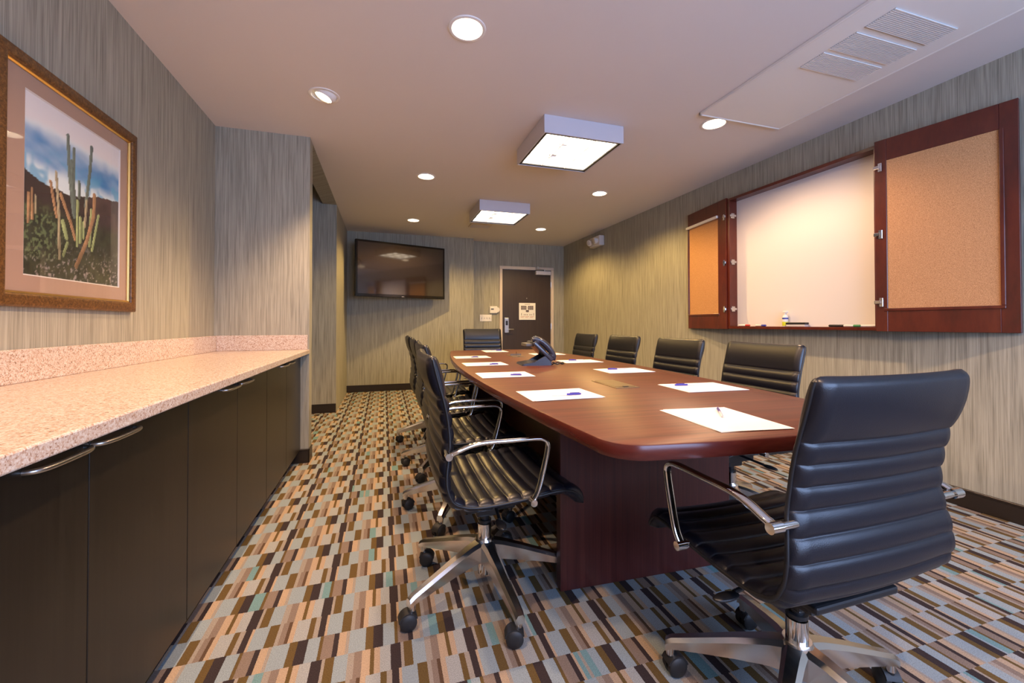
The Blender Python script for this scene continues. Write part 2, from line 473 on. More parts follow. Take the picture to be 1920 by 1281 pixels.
ob('peephole', bm, M['steel'], leaf)
lock = ob('lock_plate', box((2.018, YD - 0.020, 0.885), (2.102, YD + 0.006, 1.155), bev=0.008), M['steel'], door)
bm = NB(); cyl(bm, (2.075, YD - 0.02, 0.95), (2.075, YD - 0.065, 0.95), 0.012)
sweep(bm, smooth_path([(2.075, YD - 0.062, 0.95), (2.12, YD - 0.066, 0.95), (2.175, YD - 0.060, 0.948)], 5), circ(0.010, 10), (0, 0, 1))
ob('lever', bm, M['steel'], lock, 40)
bm = NB(); bx(bm, (2.040, YD - 0.024, 1.02), (2.080, YD - 0.0195, 1.10), bev=0.004)
ob('card_slot', bm, M['black'], lock)
cl = ob('door_closer', box((2.60, YD - 0.055, 1.925), (2.885, YD + 0.005, 1.995), bev=0.006), M['alu'], door)
bm = NB(); bx(bm, (-0.10, -0.010, -0.004), (0.10, 0.010, 0.004), bev=0.002, mtx=Matrix.Translation((2.69, YD - 0.08, 2.010)) @ Matrix.Rotation(R(28), 4, 'Z'))
bx(bm, (2.60, YD - 0.125, 2.006), (2.625, YD - 0.02, 2.060), bev=0.003)
cyl(bm, (2.765, YD - 0.045, 1.99), (2.765, YD - 0.045, 2.02), 0.012)
ob('closer_arm', bm, M['steel'], cl)
for z in (0.25, 1.0, 1.75):
    bm = NB(); cyl(bm, (DX1 + 0.004, YD - 0.012, z - 0.05), (DX1 + 0.004, YD - 0.012, z + 0.05), 0.008, seg=12)
    ob('hinge', bm, M['steel'], door)

# posted notice
nt = thing('posted_notice', 'square white printed notice fixed to the brown door', 'notice', (2.449, YD + 0.004, 1.266))
ob('sheet', box((-0.156, -0.006, -0.151), (0.156, 0, 0.151), bev=0.002, seg=1), M['paper_sheet'], nt)
bm = NB()
def dash(bm, x0, x1, z0, z1, y=-0.0072): bx(bm, (x0, y, z0), (x1, -0.0058, z1))
bm2 = NB(); bm3 = NB()
dash(bm2, -0.05, 0.05, 0.122, 0.132)
for k in range(9):
    x = -0.118 + k * 0.0262
    if k != 4: dash(bm, x, x + 0.021, 0.066, 0.100); dash(bm, x, x + 0.021, 0.030, 0.060)
dash(bm2, -0.12, 0.12, 0.0605, 0.0655)
dash(bm, -0.028, 0.030, -0.006, 0.024); dash(bm, -0.018, 0.022, -0.014, -0.008)
for x in (-0.11, 0.12): dash(bm, x - 0.004, x + 0.004, -0.072, -0.030)
for x in (-0.06, -0.03, 0.0, 0.05, 0.08): dash(bm2, x - 0.008, x + 0.008, -0.070, -0.048)
for x0, x1 in ((-0.125, -0.05), (-0.04, 0.03), (0.05, 0.125)):
    dash(bm3, x0, x1, -0.096, -0.088); dash(bm3, x0, x1 - 0.02, -0.112, -0.106)
for q in (ob('printed_plan', bm, M['print_dark'], nt), ob('printed_lines', bm2, M['print_grey'], nt), ob('printed_captions', bm3, M['print_red'], nt)): q['kind'] = 'stuff'

# thermostat and switches
th = thing('thermostat', 'white thermostat on the wall beside the brown door', 'thermostat', (1.827, YD, 1.29))
ob('housing', box((-0.075, -0.032, -0.062), (0.060, 0, 0.062), bev=0.010), M['white'], th)
bm = NB(); cyl(bm, (0.058, 0, 0), (0.058, -0.030, 0), 0.045, seg=24); ob('dial', bm, M['white'], th, 40)
ob('display', box((-0.055, -0.0335, 0.0), (-0.005, -0.0315, 0.022)), M['phone_grey'], th)
sw = thing('light_switch', 'white four gang light switch plate left of the brown door', 'light switch', (1.684, YD, 1.146))
ob('plate', box((-0.105, -0.008, -0.058), (0.105, 0, 0.058), bev=0.003), M['white'], sw)
for k in range(4):
    x = -0.069 + k * 0.046
    ob('toggle', box((x - 0.005, -0.020, -0.012), (x + 0.005, -0.007, 0.012), bev=0.002), M['grey_plastic'], sw)

# ------------------------------------------------------------------ ceiling equipment
def downlight(x, y, eye, label):
    t = thing('recessed_downlight', label, 'ceiling light', (x, y, ZC), group='recessed downlights in the ceiling')
    bm = NB(); lathe(bm, [(0.0745, 0.006), (0.0745, -0.004), (0.083, -0.006), (0.090, -0.0035), (0.091, 0.0)], 36, close=True)
    ob('trim_ring', bm, M['acwhite'], t, 50)
    bm = NB(); lathe(bm, [(0.0745, 0.004), (0.070, 0.045), (0.060, 0.090), (0.020, 0.115), (0.0, 0.116)], 32, caps=False)
    ob('reflector', bm, M['acwhite'], t, 50)
    bm = NB()
    if eye:
        rt = Matrix.Rotation(R(20), 4, 'Y')
        bm2 = NB(); lathe(bm2, [(0.050, -0.016), (0.062, -0.008), (0.070, 0.012), (0.070, 0.03), (0.05, 0.04), (0.050, -0.012)], 32, rt, caps=False)
        ob('eyeball', bm2, M['acwhite'], t, 50)
        lathe(bm, [(0.0, 0.012), (0.046, 0.012), (0.048, 0.018), (0.0, 0.02)], 28, rt)
    else:
        lathe(bm, [(0.0, 0.026), (0.045, 0.030), (0.068, 0.040), (0.060, 0.06), (0.0, 0.065)], 28)
    ob('lamp', bm, M['lamp'], t, 50)
    l = bpy.data.lights.new('downlight_beam', 'SPOT'); l.color = WARM if y < 3 else WARM2
    l.energy = P_DOWN * (1.15 if eye else 1.0); l.shadow_soft_size = 0.035
    l.spot_size = R(122 if eye else 147); l.spot_blend = 0.5
    lo = bpy.data.objects.new('downlight_beam', l); C.objects.link(lo); lo.parent = t; lo.location = (0, 0, -0.022)
    if eye: lo.rotation_euler = (0, R(-18), 0)   # tipped towards the counter wall
    return t
DLAB = ['recessed round downlight nearest the camera in the ceiling centre', 'tilted eyeball downlight above the granite counter',
        'round downlight on the cabinet side, between the two square ceiling lights', 'round downlight at the corner of the white ceiling vent panel',
        'round downlight on the whiteboard side, between the two square ceiling lights', 'farthest round downlight, above the wall television',
        'farthest round downlight, in front of the brown door', 'unseen round downlight added in the ceiling behind the camera', 'unseen tilted eyeball downlight added above the near end of the counter']
for (x, y, e), lb in zip(DL, DLAB): downlight(x, y, e, lb)

def box_light(x0, x1, y0, y1, label):
    zb = ZC - 0.125
    t = thing('square_ceiling_light', label, 'ceiling light', ((x0 + x1) / 2, (y0 + y1) / 2, ZC), group='square surface ceiling lights')
    a, b = (x1 - x0) / 2, (y1 - y0) / 2; T = 0.012; H = -0.125
    for nm, lo, hi in (('side_panel', (-a, -b, H), (a, -b + T, 0)), ('side_panel', (-a, b - T, H), (a, b, 0)),
                       ('side_panel', (-a, -b + T, H), (-a + T, b - T, 0)), ('side_panel', (a - T, -b + T, H), (a, b - T, 0))):
        ob(nm, box(lo, hi, bev=0.002, seg=1), M['alu'], t)
    bm = NB()
    for lo, hi in (((-a + T, -b + T, H + 0.004), (a - T, -b + T + 0.018, H + 0.012)), ((-a + T, b - T - 0.018, H + 0.004), (a - T, b - T, H + 0.012)),
                   ((-a + T, -b + T, H + 0.004), (-a + T + 0.018, b - T, H + 0.012)), ((a - T - 0.018, -b + T, H + 0.004), (a - T, b - T, H + 0.012))):
        bx(bm, lo, hi)
    ob('door_frame', bm, M['base'], t)
    ob('diffuser', box((-a + T, -b + T, H + 0.030), (a - T, b - T, H + 0.034)), M['diffuser'], t)
    # thin louvre blades, three cells each way
    for k in (1, 2):
        x = -a + 2 * a * k / 3; y = -b + 2 * b * k / 3
        ob('louvre_blade', box((x - 0.002, -b + T + 0.018, H + 0.006), (x + 0.002, b - T - 0.018, H + 0.028)), M['acwhite'], t)
        ob('louvre_blade', box((-a + T + 0.018, y - 0.002, H + 0.006), (a - T - 0.018, y + 0.002, H + 0.028)), M['acwhite'], t)
    for (x, y) in ((-0.08, -0.10), (-0.08, 0.09)):
        ob('lamp_socket', box((x - 0.03, y - 0.012, H + 0.022), (x + 0.03, y + 0.012, H + 0.030), bev=0.003), M['grey_plastic'], t)
    return t
box_light(1.037, 1.652, 2.597, 3.205, 'nearer square silver ceiling light with lit white diffuser')
box_light(1.041, 1.655, 4.605, 5.20, 'farther square silver ceiling light near the air vent')

# ceiling cassette: white cover panel with three grilles
ac = thing('ceiling_unit', 'long white ceiling air unit panel with three slotted grilles', 'air conditioner', (0, 0, ZC))
bm = NB(); bx(bm, (2.045, -1.0, -0.016), (2.728, 2.268, 0), bev=0.003, seg=1); ob('cover_panel', bm, M['acwhite'], ac)
bm = NB()
for lo, hi in (((2.033, -1.012, -0.020), (2.047, 2.280, 0)), ((2.726, -1.012, -0.020), (2.740, 2.280, 0)), ((2.033, 2.266, -0.020), (2.740, 2.280, 0)), ((2.033, -1.012, -0.020), (2.740, -0.998, 0))):
    bx(bm, lo, hi, bev=0.003, seg=1)
ob('edge_trim', bm, M['white'], ac)
bar = mesh('bar', box((-0.217, -0.0026, -0.022), (0.217, 0.0026, -0.014)), M['white'])
for y0, y1 in ((1.552, 1.682), (1.396, 1.526), (1.237, 1.366)):
    gr = ob('grille', box((2.178, y0, -0.0175), (2.614, y1, -0.0155)), M['grille_dark'], ac)
    k = 0
    yy = y0 + 0.004
    while yy < y1 - 0.002:
        ob('slat', bar, None, gr, loc=(2.396, yy, 0)); yy += 0.0088
vt = thing('ceiling_vent', 'small square air vent in the ceiling behind the farther square light', 'vent', (1.33, 5.85, ZC))
ob('vent_frame', box((-0.155, -0.10, -0.012), (0.155, 0.10, 0), bev=0.004), M['cream'], vt)
for k in range(6):
    ob('slat', box((-0.135, -0.078 + k * 0.029, -0.018), (0.135, -0.064 + k * 0.029, -0.011)), M['grey_plastic'], vt)

# emergency light on the right wall
em = thing('emergency_light', 'white twin head emergency light high on the right wall', 'emergency light', (XR, 5.66, 2.30))
bm = NB(); bx(bm, (-0.085, -0.16, -0.075), (0, 0.16, 0.075), bev=0.012, seg=3); ob('housing', bm, M['grey_plastic'], em, 40)
for y in (-0.09, 0.10):
    bm = NB(); mt = Matrix.Translation((-0.085, y, 0.005)) @ Matrix.Rotation(R(-105), 4, 'Y') @ Matrix.Rotation(R(12 if y > 0 else -12), 4, 'X')
    lathe(bm, [(0.0, -0.01), (0.030, -0.01), (0.045, 0.02), (0.048, 0.048), (0.042, 0.052), (0.0, 0.046)], 24, mt)
    hd = ob('lamp_head', bm, M['white'], em, 45)
    bm = NB(); lathe(bm, [(0.0, 0.050), (0.036, 0.052), (0.034, 0.055), (0.0, 0.060)], 20, mt); ob('lens', bm, M['grey_plastic'], hd, 45)

# ------------------------------------------------------------------ television
a = math.atan2(0.43, 1.31)
tvc = Vector((0.262, 6.43, 1.843))
tv = thing('television', 'large black flat television swivelled out from the wall on a bracket', 'television', tvc, (0, 0, a))
TW, TH = 0.690, 0.407
fr = ob('bezel', box((-TW, -0.028, -TH), (TW, 0.03, TH), bev=0.008), M['bezel'], tv)
ob('screen', box((-TW + 0.030, -0.0295, -TH + 0.045), (TW - 0.030, -0.027, TH - 0.030)), M['screen'], tv)
ob('badge', box((-0.018, -0.031, -TH + 0.012), (0.018, -0.0275, -TH + 0.022), bev=0.001, seg=1), M['steel'], tv)
ob('back_housing', box((-0.40, 0.028, -0.28), (0.40, 0.065, 0.22), bev=0.012), M['black'], tv)
bm = NB(); bx(bm, (-0.12, 0.06, -0.12), (0.12, 0.075, 0.12))
ca_, sa_ = math.cos(-a), math.sin(-a)
def loc2(x, y): dx, dy = x - tvc.x, y - tvc.y; return (dx * ca_ - dy * sa_, dx * sa_ + dy * ca_)
w0 = loc2(0.20, YT - 0.001); w1 = loc2(0.20, YT - 0.02)
for zz in (-0.05, 0.05):
    sweep(bm, [(0, 0.07, zz), ((w0[0]) * 0.6 + 0.04, w0[1] * 0.6, zz), (w0[0], w0[1], zz)], [(-0.012, -0.006), (0.012, -0.006), (0.012, 0.006), (-0.012, 0.006)], (0, 0, 1))
ob('swivel_bracket', bm, M['black'], tv)

# ------------------------------------------------------------------ whiteboard cabinet on the right wall
CB0, CB1, CZ0, CZ1 = 1.842, 3.060, 0.998, 2.203
CX = XR - 0.115
wb = thing('whiteboard_cabinet', 'cherry wood wall cabinet standing open to show its whiteboard', 'whiteboard cabinet', (0, 0, 0))
for lo, hi in (((CX, CB0, CZ1 - 0.024), (XR - 0.001, CB1, CZ1)), ((CX, CB0, CZ0), (XR - 0.001, CB1, CZ0 + 0.022)),
               ((CX, CB1 - 0.022, CZ0 + 0.022), (XR - 0.001, CB1, CZ1 - 0.024)), ((CX, CB0, CZ0 + 0.022), (XR - 0.001, CB0 + 0.022, CZ1 - 0.024))):
    ob('carcass_board', box(lo, hi, bev=0.002, seg=1), M['cherry'], wb)
ob('whiteboard', box((XR - 0.030, CB0 + 0.022, CZ0 + 0.022), (XR - 0.001, CB1 - 0.022, CZ1 - 0.024)), M['board'], wb)
def cab_door(hinge, outer, z0, z1, s0, s1, c0, c1, clip):
    h = Vector((*hinge, 0)); o_ = Vector((*outer, 0)); W = (o_ - h).length
    e = (o_ - h).normalized(); n = Vector((-abs(e.y), 0, 0)); n = Vector((e.y, -e.x, 0));
    if n.x > 0: n = -n                       # n points into the room
    mt = Matrix(((e.x, n.x, 0, h.x), (e.y, n.y, 0, h.y), (0, 0, 1, 0), (0, 0, 0, 1)))
    def T(bm): bmesh.ops.transform(bm, matrix=mt, verts=bm.verts); return bm
    bm = NB()
    bx(bm, (0, -0.022, z0), (s0, 0, z1), bev=0.002, seg=1); bx(bm, (s1, -0.022, z0), (W, 0, z1), bev=0.002, seg=1)
    bx(bm, (s0, -0.022, z0), (s1, 0, c0), bev=0.002, seg=1); bx(bm, (s0, -0.022, c1), (s1, 0, z1), bev=0.002, seg=1)
    d = ob('door', T(bm), M['cherry'], wb)
    bm = NB(); bx(bm, (s0 - 0.004, -0.018, c0 - 0.004), (s1 + 0.004, -0.004, c1 + 0.004)); ob('cork_panel', T(bm), M['cork'], d)
    bm = NB(); q = 0.018
    for lo, hi in (((s0 - q, 0, c0 - q), (s1 + q, 0.006, c0)), ((s1, 0, c0), (s1 + q, 0.006, c1)),):
        bx(bm, lo, hi, bev=0.003, seg=2)
    ob('moulding', T(bm), M['cherry'], d)
    for zz in (1.179, 1.612, 2.04):
        bm = NB()
        bx(bm, (0.018, 0.0, zz - 0.028), (0.038, 0.006, zz + 0.028), bev=0.002, seg=1)
        bx(bm, (-0.004, 0.0, zz - 0.012), (0.030, 0.016, zz + 0.012), bev=0.004)
        cyl(bm, (0.028, 0.0, zz + 0.02), (0.028, 0.009, zz + 0.02), 0.006, seg=12); cyl(bm, (0.028, 0.0, zz - 0.02), (0.028, 0.009, zz - 0.02), 0.006, seg=12)
        ob('hinge', T(bm), M['chrome'], d)
    if clip:
        bm = NB(); bx(bm, (s0 - 0.01, 0.0, c1 - 0.014), (s1 + 0.03, 0.022, c1 + 0.014), bev=0.006); ob('paper_clamp', T(bm), M['white'], d)
    return d
cab_door((3.018, 1.842), (3.133, 1.254), 0.994, 2.214, 0.060, 0.531, 1.140, 2.077, False)
cab_door((3.037, 3.072), (3.133, 3.690), 0.994, 2.214, 0.120, 0.602, 1.141, 2.066, True)
for zz in (1.179, 1.612, 2.04):   # hinge plates on the inner face of the cabinet side
    bm = NB(); bx(bm, (CX + 0.012, CB1 - 0.032, zz - 0.024), (CX + 0.050, CB1 - 0.022, zz + 0.024), bev=0.003)
    bx(bm, (CX - 0.004, CB1 - 0.040, zz - 0.010), (CX + 0.062, CB1 - 0.030, zz + 0.010), bev=0.003)
    ob('hinge_plate', bm, M['chrome'], wb)
TZ = CZ0 + 0.022
sb = thing('spray_bottle', 'small white and yellow spray bottle on the whiteboard ledge', 'bottle', (XR - 0.062, 2.535, TZ))
bm = NB(); lathe(bm, [(0.0, 0.0), (0.019, 0.0), (0.021, 0.004), (0.021, 0.075), (0.016, 0.088), (0.008, 0.092), (0.0, 0.092)], 20); ob('bottle_body', bm, M['white'], sb, 45)
bm = NB(); lathe(bm, [(0.0214, 0.006), (0.0216, 0.007), (0.0216, 0.038), (0.0214, 0.039)], 20, close=True); ob('lower_label', bm, M['yellow'], sb, 45)
bm = NB(); lathe(bm, [(0.0214, 0.060), (0.0216, 0.061), (0.0216, 0.071), (0.0214, 0.072)], 20, close=True); ob('upper_label', bm, M['blue'], sb, 45)
bm = NB(); cyl(bm, (0, 0, 0.09), (0, 0, 0.11), 0.008); bx(bm, (-0.010, -0.020, 0.108), (0.010, 0.014, 0.126), bev=0.004); cyl(bm, (0, 0.012, 0.117), (0, 0.022, 0.117), 0.004, seg=10)
ob('spray_head', bm, M['white'], sb, 40)
er = thing('whiteboard_eraser', 'black felt eraser lying beside the spray bottle on the ledge', 'eraser', (XR - 0.062, 2.435, TZ))
ob('felt_pad', box((-0.022, -0.078, 0), (0.022, 0.078, 0.016), bev=0.002, seg=1), M['grey_plastic'], er)
ob('handle_block', box((-0.022, -0.080, 0.016), (0.022, 0.080, 0.034), bev=0.005), M['black'], er)
def marker(y, x, ang, cm, lb):
    t = thing('marker_pen', lb, 'marker', (XR - x, y, TZ + 0.0085), (0, 0, ang), group='markers on the whiteboard ledge')
    bm = NB(); lathe(bm, [(0.0, -0.045), (0.0075, -0.045), (0.0085, -0.040), (0.0085, 0.025), (0.0, 0.025)], 14, Matrix.Rotation(R(90), 4, 'X')); ob('barrel', bm, M['white'] if cm != 'black' else M['black'], t, 40)
    bm = NB(); lathe(bm, [(0.0, 0.02), (0.0088, 0.022), (0.0088, 0.060), (0.006, 0.064), (0.0, 0.064)], 14, Matrix.Rotation(R(90), 4, 'X')); ob('cap', bm, M[cm], t, 40)
for y, x, an, cm, lb in ((2.93, 0.075, 0.1, 'red', 'red capped marker at the far end of the whiteboard ledge'), (2.76, 0.075, -0.1, 'blue', 'blue capped marker on the ledge left of the spray bottle'),
                  (2.135, 0.075, 0.05, 'black', 'black marker right of the eraser on the ledge'), (2.06, 0.055, 0.3, 'black', 'second black marker right of the eraser on the ledge'),
                  (2.03, 0.085, -0.08, 'green', 'green capped marker on the whiteboard ledge'), (1.945, 0.080, 0.0, 'white', 'white marker at the near end of the whiteboard ledge')):
    marker(y, x, an, cm, lb)

# ------------------------------------------------------------------ framed cactus picture on the left wall
PY0, PY1, PZ0, PZ1 = 1.668, 2.432, 1.104, 1.949
pf = thing('framed_picture', 'bronze framed photograph of tall cacti on the left wall', 'picture', (XL, 0, 0))
B = 0.044
def frame_bar(a0, a1, b0, b1, horiz):
    bm = NB()
    if horiz:   # mitred bar along y
        z_out, z_in = (b0, b1)
        sec = lambda y0, y1, z, x: None
    return bm
def mitre(name, material, parent, y0, y1, z0, z1, wdt, prof):
    """four mitred mouldings; prof = [(inset 0..1, depth)]"""
    cs = [(y0, z0), (y1, z0), (y1, z1), (y0, z1)]; dirs = [(1, 1), (-1, 1), (-1, -1), (1, -1)]
    for k in range(4):
        A, Bc = cs[k], cs[(k + 1) % 4]; da, db = dirs[k], dirs[(k + 1) % 4]; bm = NB(); ra = []; rb = []
        for ins, dep in prof:
            ra.append(bm.verts.new((dep, A[0] + da[0] * ins * wdt, A[1] + da[1] * ins * wdt)))
            rb.append(bm.verts.new((dep, Bc[0] + db[0] * ins * wdt, Bc[1] + db[1] * ins * wdt)))
        n = len(prof)
        for i in range(n): bm.faces.new((ra[i], rb[i], rb[(i + 1) % n], ra[(i + 1) % n]))
        bm.faces.new(ra[::-1]); bm.faces.new(rb)
        ob(name, bm, material, parent, 30)
mitre('frame_bar', M['frame'], pf, PY0, PY1, PZ0, PZ1, B, [(0, 0), (0, 0.018), (0.12, 0.023), (0.45, 0.026), (0.80, 0.026), (0.95, 0.023), (1.0, 0.019), (1.0, 0)])
mitre('gold_fillet', M['gold'], pf, PY0 + B, PY1 - B, PZ0 + B, PZ1 - B, 0.008, [(0, 0.003), (0, 0.0165), (0.5, 0.016), (1.0, 0.011), (1.0, 0.003)])
iy0, iy1, iz0, iz1 = PY0 + B + 0.008, PY1 - B - 0.008, PZ0 + B + 0.008, PZ1 - B - 0.008
py0, py1, pz0, pz1 = 1.806, 2.322, 1.216, 1.838
bm = NB()   # one board with a window cut in it
bx(bm, (0.002, iy0, iz0), (0.007, py0 - 0.004, iz1)); bx(bm, (0.002, py1 + 0.004, iz0), (0.007, iy1, iz1))
bx(bm, (0.002, py0 - 0.004, iz0), (0.007, py1 + 0.004, pz0 - 0.004)); bx(bm, (0.002, py0 - 0.004, pz1 + 0.004), (0.007, py1 + 0.004, iz1))
ob('mat_board', bm, M['mat_board'], pf)
mitre('mat_bevel', M['mat_bevel'], pf, py0 - 0.0045, py1 + 0.0045, pz0 - 0.0045, pz1 + 0.0045, 0.0045, [(0, 0.002), (0, 0.0074), (1, 0.004), (1, 0.002)])
ob('glass', box((0.0095, PY0 + B + 0.002, PZ0 + B + 0.002), (0.0105, PY1 - B - 0.002, PZ1 - B - 0.002)), M['glass'], pf)

def vnoise(seed):
    rnd = random.Random(seed); tb = [[rnd.random() for _ in range(64)] for _ in range(64)]
    def f(x, y):
        xi, yi = math.floor(x), math.floor(y); fx, fy = x - xi, y - yi
        fx = fx * fx * (3 - 2 * fx); fy = fy * fy * (3 - 2 * fy)
        A = tb[yi & 63][xi & 63]; Bv = tb[yi & 63][(xi + 1) & 63]; Cv = tb[(yi + 1) & 63][xi & 63]; D = tb[(yi + 1) & 63][(xi + 1) & 63]
        return (A + (Bv - A) * fx) * (1 - fy) + (Cv + (D - Cv) * fx) * fy
    return lambda x, y: 0.55 * f(x, y) + 0.28 * f(2.1 * x + 9, 2.1 * y) + 0.17 * f(4.3 * x, 4.3 * y + 5)
vn = vnoise(3)
GRN = (0.14, 0.19, 0.16); LGR = (0.36, 0.44, 0.19); ORG = (0.42, 0.24, 0.12); TAN = (0.42, 0.36, 0.22)
CACTI = [([(.036, .286), (.04, .446)], .014, ORG), ([(.069, .31), (.065, .478)], .014, ORG), ([(.094, .352), (.094, .442)], .013, TAN),
    ([(.453, .419), (.407, .648), (.386, .885)], .024, GRN), ([(.463, .402), (.449, .621), (.451, .822)], .024, GRN), ([(.453, .419), (.428, .739)], .022, GRN),
    ([(.583, .49), (.626, .712), (.647, .899)], .024, GRN), ([(.511, .534), (.509, .632)], .020, GRN), ([(.286, .365), (.255, .453), (.226, .558)], .018, ORG),
    ([(.315, .12), (.305, .389), (.276, .626)], .018, TAN), ([(.472, .262), (.42, .363), (.322, .507)], .021, ORG), ([(.491, .224), (.495, .506)], .019, LGR),
    ([(.526, .25), (.526, .405)], .020, LGR), ([(.56, .286), (.562, .381)], .018, LGR), ([(.576, .363), (.595, .53)], .018, TAN), ([(.382, .256), (.344, .347)], .026, LGR),
    ([(.353, .144), (.392, .224)], .018, LGR), ([(.633, .246), (.649, .483)], .021, LGR), ([(.662, .218), (.737, .464)], .018, LGR), ([(.486, .091), (.597, .261), (.678, .446), (.685, .589)], .026, ORG)]
RID = [(0, .580), (.08, .545), (.19, .53), (.32, .525), (.42, .52), (.63, .563), (.72, .59), (1.0, .62)]
def lerp(a, b, t): return tuple(x + (y - x) * t for x, y in zip(a, b))
def ss(a, b, x): t = min(1, max(0, (x - a) / (b - a))); return t * t * (3 - 2 * t)
def paint(u, v):
    for (x0, y0), (x1, y1) in zip(RID, RID[1:]):
        if x0 <= u <= x1: rid = y0 + (y1 - y0) * (u - x0) / (x1 - x0)
    if v > rid + 0.012 * (vn(u * 30, 1) - 0.5):
        d = v - (0.80 - 0.03 * u) + 0.10 * (vn(u * 4, v * 5) - 0.5)
        k = vn(u * 5 + v * 3, v * 14)
        band = ss(0.10, 0.0, abs(d + 0.06) - 0.03)
        c = lerp((0.80, 0.93, 0.97), (0.03, 0.24, 0.58), band * (0.55 + 0.6 * k) if band * (0.55 + 0.6 * k) < 1 else 1)
        c = lerp(c, (0.92, 0.90, 0.90), ss(0.03, 0.10, d))
        c = lerp(c, (0.10, 0.40, 0.66), 0.8 * ss(0.52, 0.68, vn(u * 6 + 4, v * 9)) * ss(0.0, -0.12, d))
    else:
        k = vn(u * 22, v * 22); k2 = vn(u * 60 + 3, v * 60)
        hill = ss(0.34, 0.44, v)
        g0 = lerp((0.008, 0.009, 0.008), (0.060, 0.070, 0.036), k)
        g0 = lerp(g0, (0.34, 0.30, 0.30), ss(0.58, 0.75, k2) * ss(0.30, 0.05, v))
        g0 = lerp(g0, (0.13, 0.18, 0.08), ss(0.5, 0.65, k2) * ss(0.4, 0.2, u) * ss(0.06, 0.15, v))
        h0 = lerp((0.018, 0.013, 0.018), (0.105, 0.060, 0.064), vn(u * 16, v * 26) * (0.35 + 0.65 * ss(0.55, 0.7, u)))
        c = lerp(g0, h0, hill)
    for pts, wd, cc_ in CACTI:
        for (x0, y0), (x1, y1) in zip(pts, pts[1:]):
            dx, dy = x1 - x0, (y1 - y0) * 1.2; L = dx * dx + dy * dy
            t = ((u - x0) * dx + (v - y0) * 1.2 * dy) / L
            top = (x1, y1) == pts[-1]
            t = min(1, max(0, t)); ex, ey = u - x0 - dx * t, (v - y0) * 1.2 - dy * t
            q = math.hypot(ex, ey); ww = wd * 0.72
            if q < ww:
                s_ = ex / ww; rib = 0.5 + 0.5 * math.cos(s_ * 9)
                sh = (0.75 + 0.35 * rib) * (1.0 - 0.35 * s_) * (0.7 + 0.6 * vn(u * 50, v * 50))
                fade = 0.45 + 0.55 * ss(0.05, 0.35, v)
                c = tuple(x * sh * fade * 1.15 for x in cc_)
    return c
NU, NV = 130, 156
vs = []; cols = []; fs = []
for j in range(NV + 1):
    for i in range(NU + 1):
        u, v = i / NU, j / NV
        vs.append((0.0035, py0 + (py1 - py0) * u, pz0 + (pz1 - pz0) * v)); cols.append(paint(u, v))
for j in range(NV):
    for i in range(NU):
        k = j * (NU + 1) + i; fs.append((k, k + 1, k + NU + 2, k + NU + 1))
me = bpy.data.meshes.new('photo_print'); me.from_pydata(vs, [], fs); me.update()
ca2 = me.color_attributes.new('print', 'FLOAT_COLOR', 'POINT')
ca2.data.foreach_set('color', [x for c in cols for x in (*c, 1.0)])
me.materials.append(M['vcol']); ob('photo_print', me, None, pf)

# ------------------------------------------------------------------ counter and base cabinets along the left wall
CT, CBm = 0.852, 0.820
XF = -0.537
wt = thing('granite_worktop', 'long speckled pink granite worktop with low backsplash along the left wall', 'worktop', (0, 0, 0))
ob('slab', box((XL + 0.001, -1.3, CBm), (XF, Y1 - 0.001, CT), bev=0.004), M['granite'], wt)
ob('backsplash', box((XL + 0.001, -1.3, CT), (XL + 0.020, Y1 - 0.001, 0.963), bev=0.003), M['granite'], wt)
ob('side_splash', box((XL + 0.020, Y1 - 0.020, CT), (X1 - 0.010, Y1 - 0.001, 0.963), bev=0.003), M['granite'], wt)
XFace = -0.600
CLAB = {0: 'dark brown base cabinet nearest the camera under the granite worktop', 1: 'middle dark brown base cabinet under the granite worktop', 2: 'dark brown base cabinet beside the wallpapered column'}
def base_cab(y0, y1, lb):
    t = thing('base_cabinet', lb, 'cabinet', (0, y0, 0), group='base cabinets under the worktop')
    W = y1 - y0
    bm = NB(); bx(bm, (XL + 0.002, 0.001, 0.095), (XFace - 0.020, W - 0.001, CBm - 0.001)); bx(bm, (XL + 0.05, 0.001, 0), (XFace - 0.065, W - 0.001, 0.096))
    ob('body', bm, M['espresso'], t)
    for k in range(2):
        a0 = 0.0015 + k * W / 2; a1 = a0 + W / 2 - 0.003
        d = ob('door', box((XFace - 0.019, a0, 0.098), (XFace, a1, CBm - 0.010), bev=0.0012, seg=1), M['espresso'], t)
        hy = (a1 - 0.168, a1 - 0.012) if k == 0 else (a0 + 0.008, a0 + 0.164)
        bm = NB(); z = 0.786
        pth = smooth_path([(XFace - 0.002, hy[0], z), (XFace + 0.014, hy[0] + 0.006, z), (XFace + 0.022, hy[0] + 0.030, z), (XFace + 0.024, sum(hy) / 2, z),
                           (XFace + 0.022, hy[1] - 0.030, z), (XFace + 0.014, hy[1] - 0.006, z), (XFace - 0.002, hy[1], z)], 5)
        sweep(bm, pth, circ(0.0055, 10), (0, 0, 1)); ob('handle', bm, M['steel'], d, 60)
for i, y0 in enumerate((0.645, 1.581, 2.517)): base_cab(y0, y0 + 0.935, CLAB[i])
base_cab(-0.291, 0.644, 'dark brown base cabinet beside the camera under the granite worktop')

